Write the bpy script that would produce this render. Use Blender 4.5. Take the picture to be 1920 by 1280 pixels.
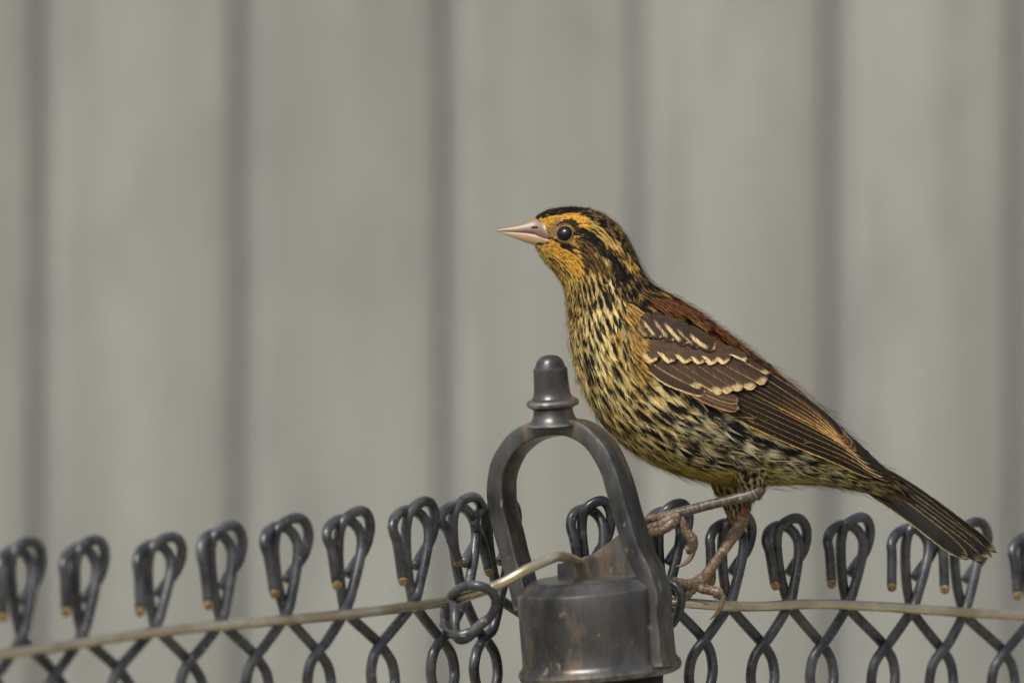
import bpy, math, random
import numpy as np
from mathutils import Vector, Matrix
from mathutils.bvhtree import BVHTree

for o in list(bpy.data.objects):
    bpy.data.objects.remove(o, do_unlink=True)
scene = bpy.context.scene
C = scene.collection
random.seed(7)
rng = np.random.default_rng(11)
R = math.radians

# ------------------------------------------------------------------ camera
ZC = 1.275                 # lens height above the ground
DIST = 5.0                 # lens to the bird's plane (y = 0)
PXM = 6000.0               # photograph pixels per metre in that plane
cam_d = bpy.data.cameras.new('camera')
cam = bpy.data.objects.new('camera', cam_d)
C.objects.link(cam)
cam.location = (0, -DIST, ZC)
cam.rotation_euler = (R(90), 0, 0)
cam_d.sensor_width = 36
cam_d.lens = 36 * DIST / (1920 / PXM)
cam_d.clip_start = 0.1
cam_d.clip_end = 400
cam_d.dof.use_dof = True
cam_d.dof.focus_distance = DIST - 0.012
cam_d.dof.aperture_fstop = 11
scene.camera = cam

# ------------------------------------------------------------------ light
SUN_EL, SUN_AZ = 46, -36          # degrees; azimuth from the lens side, minus = from the left
world = bpy.data.worlds.new('World')
scene.world = world
world.use_nodes = True
wn = world.node_tree
bg = wn.nodes['Background']
sky = wn.nodes.new('ShaderNodeTexSky')
sky.sky_type = 'NISHITA'
sky.sun_disc = False
sky.sun_elevation = R(SUN_EL)
sky.air_density = 1.0
sky.dust_density = 6.0
sky.ozone_density = 1.0
hs = wn.nodes.new('ShaderNodeHueSaturation')
hs.inputs['Saturation'].default_value = 0.35
wn.links.new(sky.outputs['Color'], hs.inputs['Color'])
wn.links.new(hs.outputs['Color'], bg.inputs['Color'])
bg.inputs['Strength'].default_value = 0.10
sd = Vector((math.sin(R(SUN_AZ)) * math.cos(R(SUN_EL)), -math.cos(R(SUN_AZ)) * math.cos(R(SUN_EL)), math.sin(R(SUN_EL))))
sky.sun_rotation = math.atan2(sd.x, sd.y)
sun_d = bpy.data.lights.new('sun', 'SUN')
sun = bpy.data.objects.new('sun', sun_d)
C.objects.link(sun)
sun.rotation_euler = sd.to_track_quat('Z', 'Y').to_euler()
sun.location = (0, 0, 6)
sun_d.energy = 1.5
sun_d.angle = R(16)
sun_d.color = (1.0, 0.965, 0.91)

scene.view_settings.view_transform = 'Standard'
scene.view_settings.look = 'None'
scene.view_settings.gamma = 1
scene.view_settings.exposure = 0.35
scene.cycles.use_denoising = True
scene.cycles.max_bounces = 6

# ------------------------------------------------------------------ helpers
def P(px, py, y=0.0):
    """photo pixel -> world point at depth y"""
    k = (DIST + y) / DIST / PXM
    return Vector(((px - 960) * k, y, ZC + (640 - py) * k))

def lin(c):
    return tuple(((v / 255) / 12.92 if v / 255 <= 0.04045 else ((v / 255 + 0.055) / 1.055) ** 2.4) for v in c)

def tag(o, label=None, cat=None, group=None, kind=None):
    if label: o['label'] = label
    if cat: o['category'] = cat
    if group: o['group'] = group
    if kind: o['kind'] = kind
    return o

def empty(name, loc):
    o = bpy.data.objects.new(name, None)
    o.empty_display_size = 0.02
    o.location = loc
    C.objects.link(o)
    return o

def mesh_obj(name, verts, faces, mat, parent=None, smooth=True, origin=None, sharp=None):
    """verts in world space; stored relative to the parent's (or own) origin"""
    if parent is not None:
        org = parent_world(parent)
    else:
        org = Vector(origin) if origin is not None else Vector((0, 0, 0))
    me = bpy.data.meshes.new(name)
    me.from_pydata([tuple(Vector(v) - org) for v in verts], [], faces)
    if smooth:
        me.polygons.foreach_set('use_smooth', [True] * len(me.polygons))
    mats = mat if isinstance(mat, (list, tuple)) else [mat]
    for m in mats:
        me.materials.append(m)
    me.update()
    if sharp:
        me.set_sharp_from_angle(angle=R(sharp))
    o = bpy.data.objects.new(name, me)
    C.objects.link(o)
    if parent is not None:
        o.parent = parent
    else:
        o.location = org
    return o

def parent_world(o):
    v = Vector(o.location)
    while o.parent is not None:
        o = o.parent
        v = v + Vector(o.location)
    return v

def catmull(pts, n):
    """resample control points (k,d) with a Catmull-Rom spline, n samples per span"""
    p = np.asarray(pts, float)
    p = np.vstack([2 * p[0] - p[1], p, 2 * p[-1] - p[-2]])
    out = []
    for i in range(1, len(p) - 2):
        for j in range(n):
            t = j / n
            out.append(0.5 * ((2 * p[i]) + (-p[i - 1] + p[i + 1]) * t + (2 * p[i - 1] - 5 * p[i] + 4 * p[i + 1] - p[i + 2]) * t * t
                              + (-p[i - 1] + 3 * p[i] - 3 * p[i + 1] + p[i + 2]) * t ** 3))
    out.append(p[-2])
    return np.array(out)

def tube(path, rad, sides=10, cap=True, flat=1.0):
    """swept tube: world points + radius (scalar or list) -> verts, faces"""
    pts = [Vector(p) for p in path]
    n = len(pts)
    rad = [rad] * n if np.isscalar(rad) else list(rad)
    V, F = [], []
    t0 = (pts[1] - pts[0]).normalized()
    up = Vector((0, 1, 0)) if abs(t0.y) < 0.9 else Vector((1, 0, 0))
    nrm = (up - t0 * up.dot(t0)).normalized()
    for i in range(n):
        t = (pts[min(i + 1, n - 1)] - pts[max(i - 1, 0)])
        t = t.normalized() if t.length > 1e-9 else t0
        nrm = (nrm - t * nrm.dot(t))
        nrm = nrm.normalized()
        b = t.cross(nrm)
        for k in range(sides):
            a = 2 * math.pi * k / sides
            V.append(pts[i] + (nrm * math.cos(a) + b * math.sin(a) * flat) * rad[i])
        t0 = t
    for i in range(n - 1):
        for k in range(sides):
            k2 = (k + 1) % sides
            F.append((i * sides + k, i * sides + k2, (i + 1) * sides + k2, (i + 1) * sides + k))
    if cap:
        F.append(tuple(range(sides))[::-1])
        F.append(tuple((n - 1) * sides + k for k in range(sides)))
    return V, F

def lathe(profile, sides=48, cap=True):
    """profile [(r,z)] round the z axis -> verts, faces (local)"""
    V, F = [], []
    for r, z in profile:
        for k in range(sides):
            a = 2 * math.pi * k / sides
            V.append(Vector((r * math.cos(a), r * math.sin(a), z)))
    n = len(profile)
    for i in range(n - 1):
        for k in range(sides):
            k2 = (k + 1) % sides
            F.append((i * sides + k, i * sides + k2, (i + 1) * sides + k2, (i + 1) * sides + k))
    if cap:
        F.append(tuple(range(sides))[::-1])
        F.append(tuple((n - 1) * sides + k for k in range(sides)))
    return V, F

# ------------------------------------------------------------------ materials
def new_mat(name):
    m = bpy.data.materials.new(name)
    m.use_nodes = True
    nt = m.node_tree
    return m, nt, nt.nodes['Principled BSDF']

def node(nt, typ, **kw):
    n = nt.nodes.new(typ)
    for k, v in kw.items():
        if k in n.inputs:
            n.inputs[k].default_value = v
        else:
            setattr(n, k, v)
    return n

def ramp(nt, stops):
    r = nt.nodes.new('ShaderNodeValToRGB')
    el = r.color_ramp.elements
    while len(el) < len(stops):
        el.new(0.5)
    for e, (p, c) in zip(el, stops):
        e.position = p
        e.color = (*c, 1)
    return r

def coords(nt, scale=(1, 1, 1), src='Object'):
    tc = nt.nodes.new('ShaderNodeTexCoord')
    mp = nt.nodes.new('ShaderNodeMapping')
    mp.inputs['Scale'].default_value = scale
    nt.links.new(tc.outputs[src], mp.inputs['Vector'])
    return mp.outputs['Vector']

def noise_mat(name, c0, c1, scale, rough=(0.4, 0.6), metal=0.0, stretch=(1, 1, 1), bump=0.0, detail=6, spots=None, spec=0.5, lo=0.35, hi=0.65):
    m, nt, b = new_mat(name)
    v = coords(nt, stretch)
    n = node(nt, 'ShaderNodeTexNoise', Scale=scale, Detail=detail, Roughness=0.6)
    nt.links.new(v, n.inputs['Vector'])
    r = ramp(nt, [(lo, lin(c0)), (hi, lin(c1))])
    nt.links.new(n.outputs['Fac'], r.inputs['Fac'])
    col = r.outputs['Color']
    if spots:
        sc, st, c2, a, bb = spots
        v2 = coords(nt, st)
        n2 = node(nt, 'ShaderNodeTexNoise', Scale=sc, Detail=5, Roughness=0.65)
        nt.links.new(v2, n2.inputs['Vector'])
        r2 = ramp(nt, [(a, (0, 0, 0)), (bb, (1, 1, 1))])
        nt.links.new(n2.outputs['Fac'], r2.inputs['Fac'])
        mx = node(nt, 'ShaderNodeMix', data_type='RGBA')
        nt.links.new(r2.outputs['Color'], mx.inputs[0])
        nt.links.new(col, mx.inputs[6])
        mx.inputs[7].default_value = (*lin(c2), 1)
        col = mx.outputs[2]
    nt.links.new(col, b.inputs['Base Color'])
    mr = node(nt, 'ShaderNodeMapRange')
    mr.inputs[3].default_value, mr.inputs[4].default_value = rough
    nt.links.new(n.outputs['Fac'], mr.inputs[0])
    nt.links.new(mr.outputs[0], b.inputs['Roughness'])
    b.inputs['Metallic'].default_value = metal
    b.inputs['Specular IOR Level'].default_value = spec
    if bump:
        bp = node(nt, 'ShaderNodeBump', Strength=0.6, Distance=bump)
        nt.links.new(n.outputs['Fac'], bp.inputs['Height'])
        nt.links.new(bp.outputs['Normal'], b.inputs['Normal'])
    return m

M = {}
M['ground'] = noise_mat('pale_bounce_gravel', (122, 118, 100), (160, 153, 132), 9, (0.9, 1), bump=0.02)  # unseen ground, toned pale to bounce fill light onto the bird's belly
M['board'] = noise_mat('painted_board', (120, 121, 116), (154, 154, 147), 6.0, (0.55, 0.7), stretch=(2.4, 1, 0.3), spec=0.3, detail=5,
                       spots=(22, (1.5, 1, 0.5), (118, 119, 116), 0.5, 0.8), lo=0.28, hi=0.72)
M['rail'] = noise_mat('rail_paint', (116, 118, 116), (128, 129, 127), 6, (0.6, 0.7))
M['wire'] = noise_mat('coated_wire', (38, 41, 47), (84, 86, 91), 120, (0.18, 0.36), metal=0.0, bump=0.00012,
                      spots=(420, (1, 1, 1), (138, 132, 120), 0.62, 0.72), spec=0.6)
M['cut'] = noise_mat('rusty_cut_end', (84, 68, 48), (176, 152, 108), 1100, (0.5, 0.7), metal=0.2)
M['tension'] = noise_mat('dull_brass_steel', (178, 165, 136), (224, 216, 198), 70, (0.2, 0.32), metal=0.75, stretch=(0.3, 1, 1), bump=0.0001)
M['cast'] = noise_mat('weathered_cast_metal', (42, 43, 46), (96, 95, 94), 95, (0.2, 0.4), metal=0.5, stretch=(1, 1, 0.4), bump=0.0005, lo=0.3, hi=0.7,
                      spots=(110, (1, 1, 0.3), (134, 116, 94), 0.53, 0.74), spec=0.6)
def wear(m, c, lo, hi, amt):
    nt = m.node_tree
    b = nt.nodes['Principled BSDF']
    src = b.inputs['Base Color'].links[0].from_socket
    ge = node(nt, 'ShaderNodeNewGeometry')
    r = ramp(nt, [(lo, (0, 0, 0)), (hi, (amt, amt, amt))])
    nt.links.new(ge.outputs['Pointiness'], r.inputs['Fac'])
    n = node(nt, 'ShaderNodeTexNoise', Scale=260.0, Detail=5)
    nt.links.new(coords(nt), n.inputs['Vector'])
    r2 = ramp(nt, [(0.38, (0, 0, 0)), (0.6, (1, 1, 1))])
    nt.links.new(n.outputs['Fac'], r2.inputs['Fac'])
    mu = node(nt, 'ShaderNodeMath', operation='MULTIPLY')
    nt.links.new(r.outputs['Color'], mu.inputs[0]); nt.links.new(r2.outputs['Color'], mu.inputs[1])
    mx = node(nt, 'ShaderNodeMix', data_type='RGBA')
    nt.links.new(mu.outputs[0], mx.inputs[0]); nt.links.new(src, mx.inputs[6])
    mx.inputs[7].default_value = (*lin(c), 1)
    # small pale specks of old droppings and chips
    n3 = node(nt, 'ShaderNodeTexNoise', Scale=330.0, Detail=3)
    nt.links.new(coords(nt, (1, 1, 0.6)), n3.inputs['Vector'])
    r3 = ramp(nt, [(0.66, (0, 0, 0)), (0.74, (0.7, 0.7, 0.7))])
    nt.links.new(n3.outputs['Fac'], r3.inputs['Fac'])
    mx2 = node(nt, 'ShaderNodeMix', data_type='RGBA')
    nt.links.new(r3.outputs['Color'], mx2.inputs[0]); nt.links.new(mx.outputs[2], mx2.inputs[6])
    mx2.inputs[7].default_value = (*lin((156, 146, 120)), 1)
    nt.links.new(mx2.outputs[2], b.inputs['Base Color'])
wear(M['cast'], (168, 160, 148), 0.525, 0.60, 0.9)
M['pole'] = noise_mat('dark_pole', (42, 42, 42), (66, 64, 60), 50, (0.4, 0.6), metal=0.4, stretch=(1, 1, 0.2))
M['beak_up'] = noise_mat('grey_horn', (106, 86, 74), (152, 128, 108), 110, (0.28, 0.4), stretch=(0.35, 1, 1), bump=0.00008)
M['beak_low'] = noise_mat('pink_horn', (162, 130, 100), (202, 172, 140), 90, (0.28, 0.4), stretch=(0.35, 1, 1), bump=0.00008)
M['nostril'] = noise_mat('nostril_dark', (30, 24, 22), (40, 30, 28), 80)
M['rim'] = noise_mat('eye_rim_skin', (92, 70, 46), (150, 118, 76), 700, (0.5, 0.7))
M['claw'] = noise_mat('claw_horn', (82, 68, 54), (148, 128, 100), 200, (0.25, 0.4))
M['skin_red'] = noise_mat('red_skin', (112, 66, 48), (138, 88, 62), 300, (0.5, 0.6), bump=0.0002)
M['under'] = noise_mat('under_down', (34, 29, 24), (66, 54, 38), 400, (0.9, 1.0), spec=0.1)

em, ent, eb = new_mat('eye_gloss')
eb.inputs['Base Color'].default_value = (0.006, 0.005, 0.006, 1)
eb.inputs['Roughness'].default_value = 0.04
eb.inputs['Specular IOR Level'].default_value = 0.4
M['eye'] = em

def feather_mat(name, barb):
    m, nt, b = new_mat(name)
    at = node(nt, 'ShaderNodeAttribute', attribute_name='col')
    col = at.outputs['Color']
    if barb:
        uv = node(nt, 'ShaderNodeAttribute', attribute_name='barb')
        n = node(nt, 'ShaderNodeTexNoise', Scale=1.0, Detail=3, Roughness=0.6)
        nt.links.new(uv.outputs['Vector'], n.inputs['Vector'])
        mr = node(nt, 'ShaderNodeMapRange')
        mr.inputs[1].default_value, mr.inputs[2].default_value = 0.3, 0.7
        mr.inputs[3].default_value, mr.inputs[4].default_value = 0.55, 1.45
        nt.links.new(n.outputs['Fac'], mr.inputs[0])
        vm = node(nt, 'ShaderNodeVectorMath', operation='SCALE')
        nt.links.new(col, vm.inputs[0])
        nt.links.new(mr.outputs[0], vm.inputs[3])
        col = vm.outputs[0]
        bp = node(nt, 'ShaderNodeBump', Strength=0.35, Distance=0.0002)
        nt.links.new(n.outputs['Fac'], bp.inputs['Height'])
        nt.links.new(bp.outputs['Normal'], b.inputs['Normal'])
    nt.links.new(col, b.inputs['Base Color'])
    b.inputs['Roughness'].default_value = 0.68
    b.inputs['Specular IOR Level'].default_value = 0.14
    return m
lm, lnt, lb_ = new_mat('leg_scales')
la = node(lnt, 'ShaderNodeAttribute', attribute_name='col')
ln_ = node(lnt, 'ShaderNodeTexNoise', Scale=380.0, Detail=4)
lnt.links.new(coords(lnt), ln_.inputs['Vector'])
lr_ = node(lnt, 'ShaderNodeMapRange')
lr_.inputs[1].default_value, lr_.inputs[2].default_value, lr_.inputs[3].default_value, lr_.inputs[4].default_value = 0.3, 0.7, 0.6, 1.3
lnt.links.new(ln_.outputs['Fac'], lr_.inputs[0])
lv_ = node(lnt, 'ShaderNodeVectorMath', operation='SCALE')
lnt.links.new(la.outputs['Color'], lv_.inputs[0]); lnt.links.new(lr_.outputs[0], lv_.inputs[3])
lvo = node(lnt, 'ShaderNodeTexVoronoi', feature='DISTANCE_TO_EDGE', Scale=620.0)
lnt.links.new(coords(lnt), lvo.inputs['Vector'])
lvr = ramp(lnt, [(0.0, (0.42, 0.40, 0.38)), (0.16, (1, 1, 1))])
lnt.links.new(lvo.outputs['Distance'], lvr.inputs['Fac'])
lvm = node(lnt, 'ShaderNodeVectorMath', operation='MULTIPLY')
lnt.links.new(lv_.outputs[0], lvm.inputs[0]); lnt.links.new(lvr.outputs['Color'], lvm.inputs[1])
lnt.links.new(lvm.outputs[0], lb_.inputs['Base Color'])
lbp = node(lnt, 'ShaderNodeBump', Strength=0.5, Distance=0.0003)
lnt.links.new(ln_.outputs['Fac'], lbp.inputs['Height']); lnt.links.new(lbp.outputs['Normal'], lb_.inputs['Normal'])
lb_.inputs['Roughness'].default_value = 0.36
M['leg'] = lm
M['plume'] = feather_mat('plumage_barbs', False)
M['blade'] = feather_mat('feather_vane', True)

# ------------------------------------------------------------------ ground
g = mesh_obj('ground', [(-150, -150, 0), (150, -150, 0), (150, 150, 0), (-150, 150, 0)], [(0, 1, 2, 3)], M['ground'], smooth=False)
tag(g, kind='structure')

# ------------------------------------------------------------------ board fence behind
WY = 1.2
bf = empty('board_fence', (0, WY, 0))
tag(bf, 'tall grey painted fence of upright boards standing behind the wire fence', 'fence')
kw = (DIST + WY) / DIST / PXM
GAPS = [(80, 38), (458, 46), (842, 46), (1202, 22), (1570, 58), (1916, 50)]   # photo centre and width of each groove
gx = [((c - 960) * kw, w * kw) for c, w in GAPS]
step = (gx[-1][0] - gx[0][0]) / (len(gx) - 1)
while gx[0][0] > -2.0:
    gx.insert(0, (gx[0][0] - step * random.uniform(0.96, 1.04), random.uniform(0.009, 0.012)))
while gx[-1][0] < 2.0:
    gx.append((gx[-1][0] + step * random.uniform(0.96, 1.04), random.uniform(0.009, 0.012)))
HB = 2.1
def board_mesh(w, crown):
    """one upright board: eased edges, slightly crowned face, thickness 16 mm"""
    xs, ys = [], []
    prof = [(-w / 2, 0.016), (-w / 2, 0.005), (-w / 2 + 0.0015, 0.0018), (-w / 2 + 0.006, 0.0004)]
    for k in range(1, 8):
        f = k / 8
        prof.append((-w / 2 + 0.006 + (w - 0.012) * f, crown * math.sin(f * math.pi * 2 + 0.4) * 0.6 - crown * math.sin(f * math.pi)))
    prof += [(w / 2 - 0.006, 0.0004), (w / 2 - 0.0015, 0.0018), (w / 2, 0.005), (w / 2, 0.016)]
    n = len(prof)
    V = [(x, y, 0.04) for x, y in prof] + [(x, y, HB) for x, y in prof]
    F = [(i, i + 1, n + i + 1, n + i) for i in range(n - 1)] + [(n - 1, 0, n, 2 * n - 1), tuple(range(n))[::-1], tuple(range(n, 2 * n))]
    return V, F
for i in range(len(gx) - 1):
    x0, x1 = gx[i][0] + gx[i][1] * 0.33, gx[i + 1][0] - gx[i + 1][1] * 0.33
    V, F = board_mesh(x1 - x0, random.uniform(0.0006, 0.0014))
    xm = (x0 + x1) / 2
    a = R(random.uniform(-2.2, 2.2))
    V = [(xm + x * math.cos(a) - y * math.sin(a), WY + y * math.cos(a) + x * math.sin(a), z) for x, y, z in V]
    mesh_obj('board', V, F, M['board'], bf, smooth=False)
for z in (0.35, 1.02, 1.75):      # rails the boards are nailed to, one running behind the view
    V = [(x, y, zz) for zz in (z, z + 0.09) for x, y in ((-2.05, WY + 0.0155), (2.05, WY + 0.0155), (2.05, WY + 0.055), (-2.05, WY + 0.055))]
    mesh_obj('rail', V, [(3, 2, 1, 0), (4, 5, 6, 7), (0, 1, 5, 4), (1, 2, 6, 5), (2, 3, 7, 6), (3, 0, 4, 7)], M['rail'], bf, smooth=False)
V = [(x, y, zz) for zz in (0.02, HB - 0.02) for x, y in ((-2.05, WY + 0.0050), (2.05, WY + 0.0050), (2.05, WY + 0.0110), (-2.05, WY + 0.0110))]
mesh_obj('backing_sheet', V, [(3, 2, 1, 0), (4, 5, 6, 7), (0, 1, 5, 4), (1, 2, 6, 5), (2, 3, 7, 6), (3, 0, 4, 7)], M['rail'], bf, smooth=False)

# ------------------------------------------------------------------ chain link fence
DEP = np.array([(-300, -0.275), (-100, -0.24), (0, -0.222), (400, -0.15), (700, -0.088), (850, -0.044), (905, -0.014), (950, -0.004), (1100, 0.000),
                (1250, 0.001), (1330, 0.007), (1400, 0.016), (1600, 0.045), (1920, 0.095), (2200, 0.145)])
def fy(px):
    return float(np.interp(px, DEP[:, 0], DEP[:, 1]))
WR = 10.0                                   # wire radius in photo pixels at y = 0
# knuckles: centre of the crossing, y of the crossing, y of the top, hook end
KN = [(-190, 1206, 1030, None), (-72, 1200, 1020, None), (42, 1192, 1006, (6, 1152)), (155, 1188, 1003, (124, 1142)), (292, 1172, 998, (263, 1142)),
      (416, 1162, 976, (391, 1130)), (537, 1150, 962, (514, 1108)), (648, 1142, 948, (631, 1092)), (776, 1128, 930, (755, 1085)),
      (872, 1122, 922, (858, 1050)), (938, 1118, 928, (917, 1068)), (1114, 1112, 930, None), (1248, 1118, 935, None),
      (1368, 1132, 958, (1333, 1085)), (1480, 1132, 963, (1453, 1093)), (1590, 1134, 961, (1559, 1090)), (1710, 1142, 967, (1672, 1096)),
      (1808, 1148, 970, (1771, 1100)), (1942, 1152, 984, (1908, 1112)), (2062, 1160, 990, None), (2180, 1166, 995, None)]
T1 = [(-27, -30, -3.0), (-36, -90, -2.6), (-43, -116, -1.8), (-37, -137, -0.6), (-18, -147, 1.4), (4, -142, 2.2), (18, -127, 0.6), (23, -108, -1.0),
      (20, -78, -1.8), (11, -36, -2.0), (0, 0, -1.8)]          # hook-to-the-left wire, end first (px, px, mm)
T2 = [(0, -56, 3.4), (12, -74, 3.0), (30, -98, 2.0), (38, -126, 1.2), (36, -147, 0.2), (25, -160, -0.8), (8, -159, -1.6), (-12, -146, -1.6), (-20, -125, 0.0),
      (-20, -90, 0.8), (-14, -46, 1.4), (-4, -8, 1.8), (2, 6, 1.8)]
cf = empty('chain_link_fence', P(1250, 1130, 0.0) * 1)
cf.location.z = 0.0
tag(cf, 'dark grey chain link fence with looped knuckle wire tops below the bird', 'fence')
FLOOR = 0.03
def col_node(m):
    """column m: even = below a knuckle, odd = half-way; returns px x and px offset of the weave"""
    i = m // 2
    if m % 2 == 0:
        return KN[i][0], KN[i][1]
    return (KN[i][0] + KN[i + 1][0]) / 2 + 6, (KN[i][1] + KN[i + 1][1]) / 2
SKEW = [random.uniform(-0.05, 0.07) for _ in KN]
def picket(m):
    """wire living between columns m and m+1"""
    left_knuckle = (m % 2 == 0)
    ki = m // 2 if left_knuckle else (m + 1) // 2
    kx, ky, kt, end = KN[ki]
    tpl = T2 if left_knuckle else T1
    sc = (ky - kt) / 169.0
    jit = random.uniform(0.90, 1.08)
    skew = SKEW[ki]
    pts = []
    for j, (dx, dy, dz) in enumerate(tpl):
        x, y = kx + dx * jit - dy * skew, ky + dy * sc
        if not left_knuckle and end is not None and j < 3:
            f = (1.0, 0.55, 0.18)[j]
            x += (end[0] - (kx - 27 * jit + 30 * skew)) * f
            y += (end[1] - (ky - 30 * sc)) * f
        pts.append((x, y, dz))
    # body of the wire, weaving down to the ground
    ye = 1268 + (ky - 1132)
    k = 0
    while True:
        other = (k % 2 == 0)
        mm = (m + 1 if left_knuckle else m) if other else (m if left_knuckle else m + 1)
        X = col_node(mm)[0]
        sgn = 1 if mm == m + 1 else -1           # side of the column this wire bulges to
        a = -1.7 if sgn < 0 else 1.7
        e = ye + 205 * k + random.uniform(-2, 2)
        pts += [(X - sgn * 14, e - 78, a * 0.9), (X, e - 62, a), (X + sgn * 16, e - 37, a * 0.6), (X + sgn * 22, e - 8, 0.1 * a), (X + sgn * 21, e + 14, -0.3 * a),
                (X + sgn * 15, e + 38, -0.8 * a), (X, e + 62, -a), (X - sgn * 14, e + 78, -0.9 * a)]
        k += 1
        if P(0, e + 205, 0).z < FLOOR + 0.02:
            break
    return pts, end, left_knuckle, ki
for m in range(1, 2 * (len(KN) - 1)):
    pts, end, lk, ki = picket(m)
    top = len(T2 if lk else T1) + 17
    ctrl = np.array(pts)
    fine = catmull(ctrl[:top], 5)
    path = np.vstack([fine, ctrl[top:]])
    W3 = [P(x, y, fy(x) + d * 0.001) for x, y, d in path]
    V, F = tube(W3, WR / PXM, 10)
    w = mesh_obj('picket_wire', V, F, M['wire'], cf)
    if not lk:
        p, q = W3[0], W3[1]
        d = (p - q).normalized()
        nrm_ = (d * 0.55 + Vector((random.uniform(-0.15, 0.15), -1, 0))).normalized()
        prof = [(0.00150, -0.0009), (0.00150, 0.0006), (0.00135, 0.0009), (0.0010, 0.00100), (0.0003, 0.0011)]
        LV, LF = lathe(prof, 14)
        rot = nrm_.to_track_quat('Z', 'Y')
        mesh_obj('wire_end', [p + d * 0.0006 + Vector((0, -0.0009, 0)) + rot @ v for v in LV], LF, M['cut'], w)

# tension wire
TW = [(-320, 1262, -5), (-100, 1240, -4), (0, 1226, -4), (120, 1210, -4), (250, 1190, -4), (400, 1173, -4), (520, 1163, -4), (640, 1152, -4), (760, 1138, -4), (840, 1126, -5)]
path = [(x, y, fy(x) + d * 0.001) for x, y, d in TW]
path += [(890, 1112, -0.060), (940, 1093, -0.066), (990, 1066, -0.066), (1040, 1044, -0.058), (1062, 1045, -0.050), (1085, 1054, -0.036), (1120, 1074, -0.020), (1170, 1110, -0.008),
         (1230, 1126, -0.0045), (1290, 1130, -0.0040), (1360, 1135, 0.0020)]
path += [(x, y, fy(x) - 0.0042) for x, y in [(1430, 1136), (1500, 1132), (1560, 1132), (1640, 1136), (1720, 1141), (1800, 1147), (1920, 1153), (2050, 1160), (2200, 1170)]]
W3 = [P(x, y, d) for x, y, d in catmull(path, 6)]
V, F = tube(W3, 9.8 / PXM, 12)
tw = mesh_obj('tension_wire', V, F, M['tension'], origin=P(1290, 1130, 0))
tag(tw, 'dull silvery tension wire running along the fence and through the post cap', 'wire')

def tie(pts, label):
    V, F = tube([P(x, y, d) for x, y, d in catmull(pts, 6)], 9.0 / PXM, 10)
    o = mesh_obj('tie_wire', V, F, M['wire'], origin=P(*pts[0][:2], pts[0][2]))
    tag(o, label, 'wire')
    p, q = P(*pts[-1]), P(*pts[-2])
    LV, LF = lathe([(0.0013, -0.0002), (0.0012, 0.0002), (0.0003, 0.0004)], 12)
    rot = (p - q).normalized().to_track_quat('Z', 'Y')
    mesh_obj('wire_end', [p + rot @ v for v in LV], LF, M['cut'], o)
tie([(832, 1172, -0.046), (838, 1150, -0.050), (846, 1118, -0.053), (866, 1101, -0.061), (892, 1097, -0.0665), (918, 1106, -0.0660), (930, 1127, -0.063), (922, 1152, -0.060),
     (899, 1174, -0.058), (876, 1196, -0.058), (858, 1196, -0.059), (853, 1172, -0.059), (852, 1140, -0.056), (844, 1126, -0.050), (834, 1148, -0.048), (838, 1178, -0.052), (854, 1190, -0.0635), (882, 1184, -0.0655), (910, 1162, -0.067)],
    'dark tie wire twisted round the tension wire beside the post cap loop')
tie([(1226, 1100, 0.004), (1245, 1090, -0.006), (1266, 1096, -0.010), (1277, 1116, -0.0105), (1274, 1142, -0.009), (1262, 1166, -0.006), (1246, 1180, -0.002)],
    'dark tie wire hooked over the tension wire just below the bird')

# ------------------------------------------------------------------ post with looped cap
PC = P(1118, 1175, -0.036)                  # centre of the cup
post = empty('fence_post', (PC.x, PC.y, 0))
tag(post, 'weathered metal fence post with cup cap, loop and knob on top', 'post')
px = 1 / PXM
# image-clockwise lean: the foot of the axis goes right, the head left
TILT = Matrix.Translation(PC) @ Matrix.Rotation(R(-5.2), 4, 'Y') @ Matrix.Rotation(R(4.5), 4, 'X')
zs = [-PC.z, -0.4, -0.2, -0.1, -0.05, -0.0]
V, F = lathe([(0.0198, z) for z in zs], 40)
mesh_obj('pole', [Vector((PC.x + 0.001 + v.x, PC.y + v.y, PC.z + v.z)) for v in V], F, M['pole'], post)
prof = [(128 * px, -90 * px), (142 * px, -92 * px), (150 * px, -88 * px), (153 * px, -80 * px), (151 * px, -72 * px), (146 * px, -67 * px), (143.5 * px, -60 * px), (143 * px, -20 * px),
        (142.5 * px, 30 * px), (142 * px, 68 * px), (140.5 * px, 73 * px), (137 * px, 76 * px), (119 * px, 90 * px), (116 * px, 92.5 * px), (112 * px, 94 * px), (60 * px, 97 * px), (2 * px, 98 * px)]
V, F = lathe(prof, 72)
mesh_obj('cup', [TILT @ v for v in V], F, M['cast'], post, sharp=28)
# strap loop
th = R(30)
LC = P(1085, 930, -0.036)
ctr = [(992, 1140), (984, 1105), (972, 1062), (957, 1005), (944, 950), (942, 905), (951, 866), (973, 832), (1005, 810), (1048, 800), (1092, 807), (1126, 834), (1149, 873), (1164, 918), (1180, 975), (1198, 1030), (1218, 1072), (1230, 1112), (1231, 1160), (1236, 1205), (1240, 1246)]
lp = catmull([((x - 1085) / math.cos(th), (930 - y)) for x, y in ctr], 5)
lp = lp * px
def loop_world(lx, ly, lz):
    x = lx * math.cos(th) + ly * math.sin(th)
    y = -lx * math.sin(th) + ly * math.cos(th)
    return Vector((LC.x + x, LC.y + y - lz * 0.03, LC.z + lz))
TT, DD, BV = 16.5 * px, 30 * px, 4 * px
sec = []
for cx, cz, a0 in ((TT - BV, DD - BV, 0), (-TT + BV, DD - BV, 90), (-TT + BV, -DD + BV, 180), (TT - BV, -DD + BV, 270)):
    for k in range(4):
        a = R(a0 + 30 * k)
        sec.append((cx + BV * math.cos(a), cz + BV * math.sin(a)))
V, F = [], []
ns = len(sec)
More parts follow.
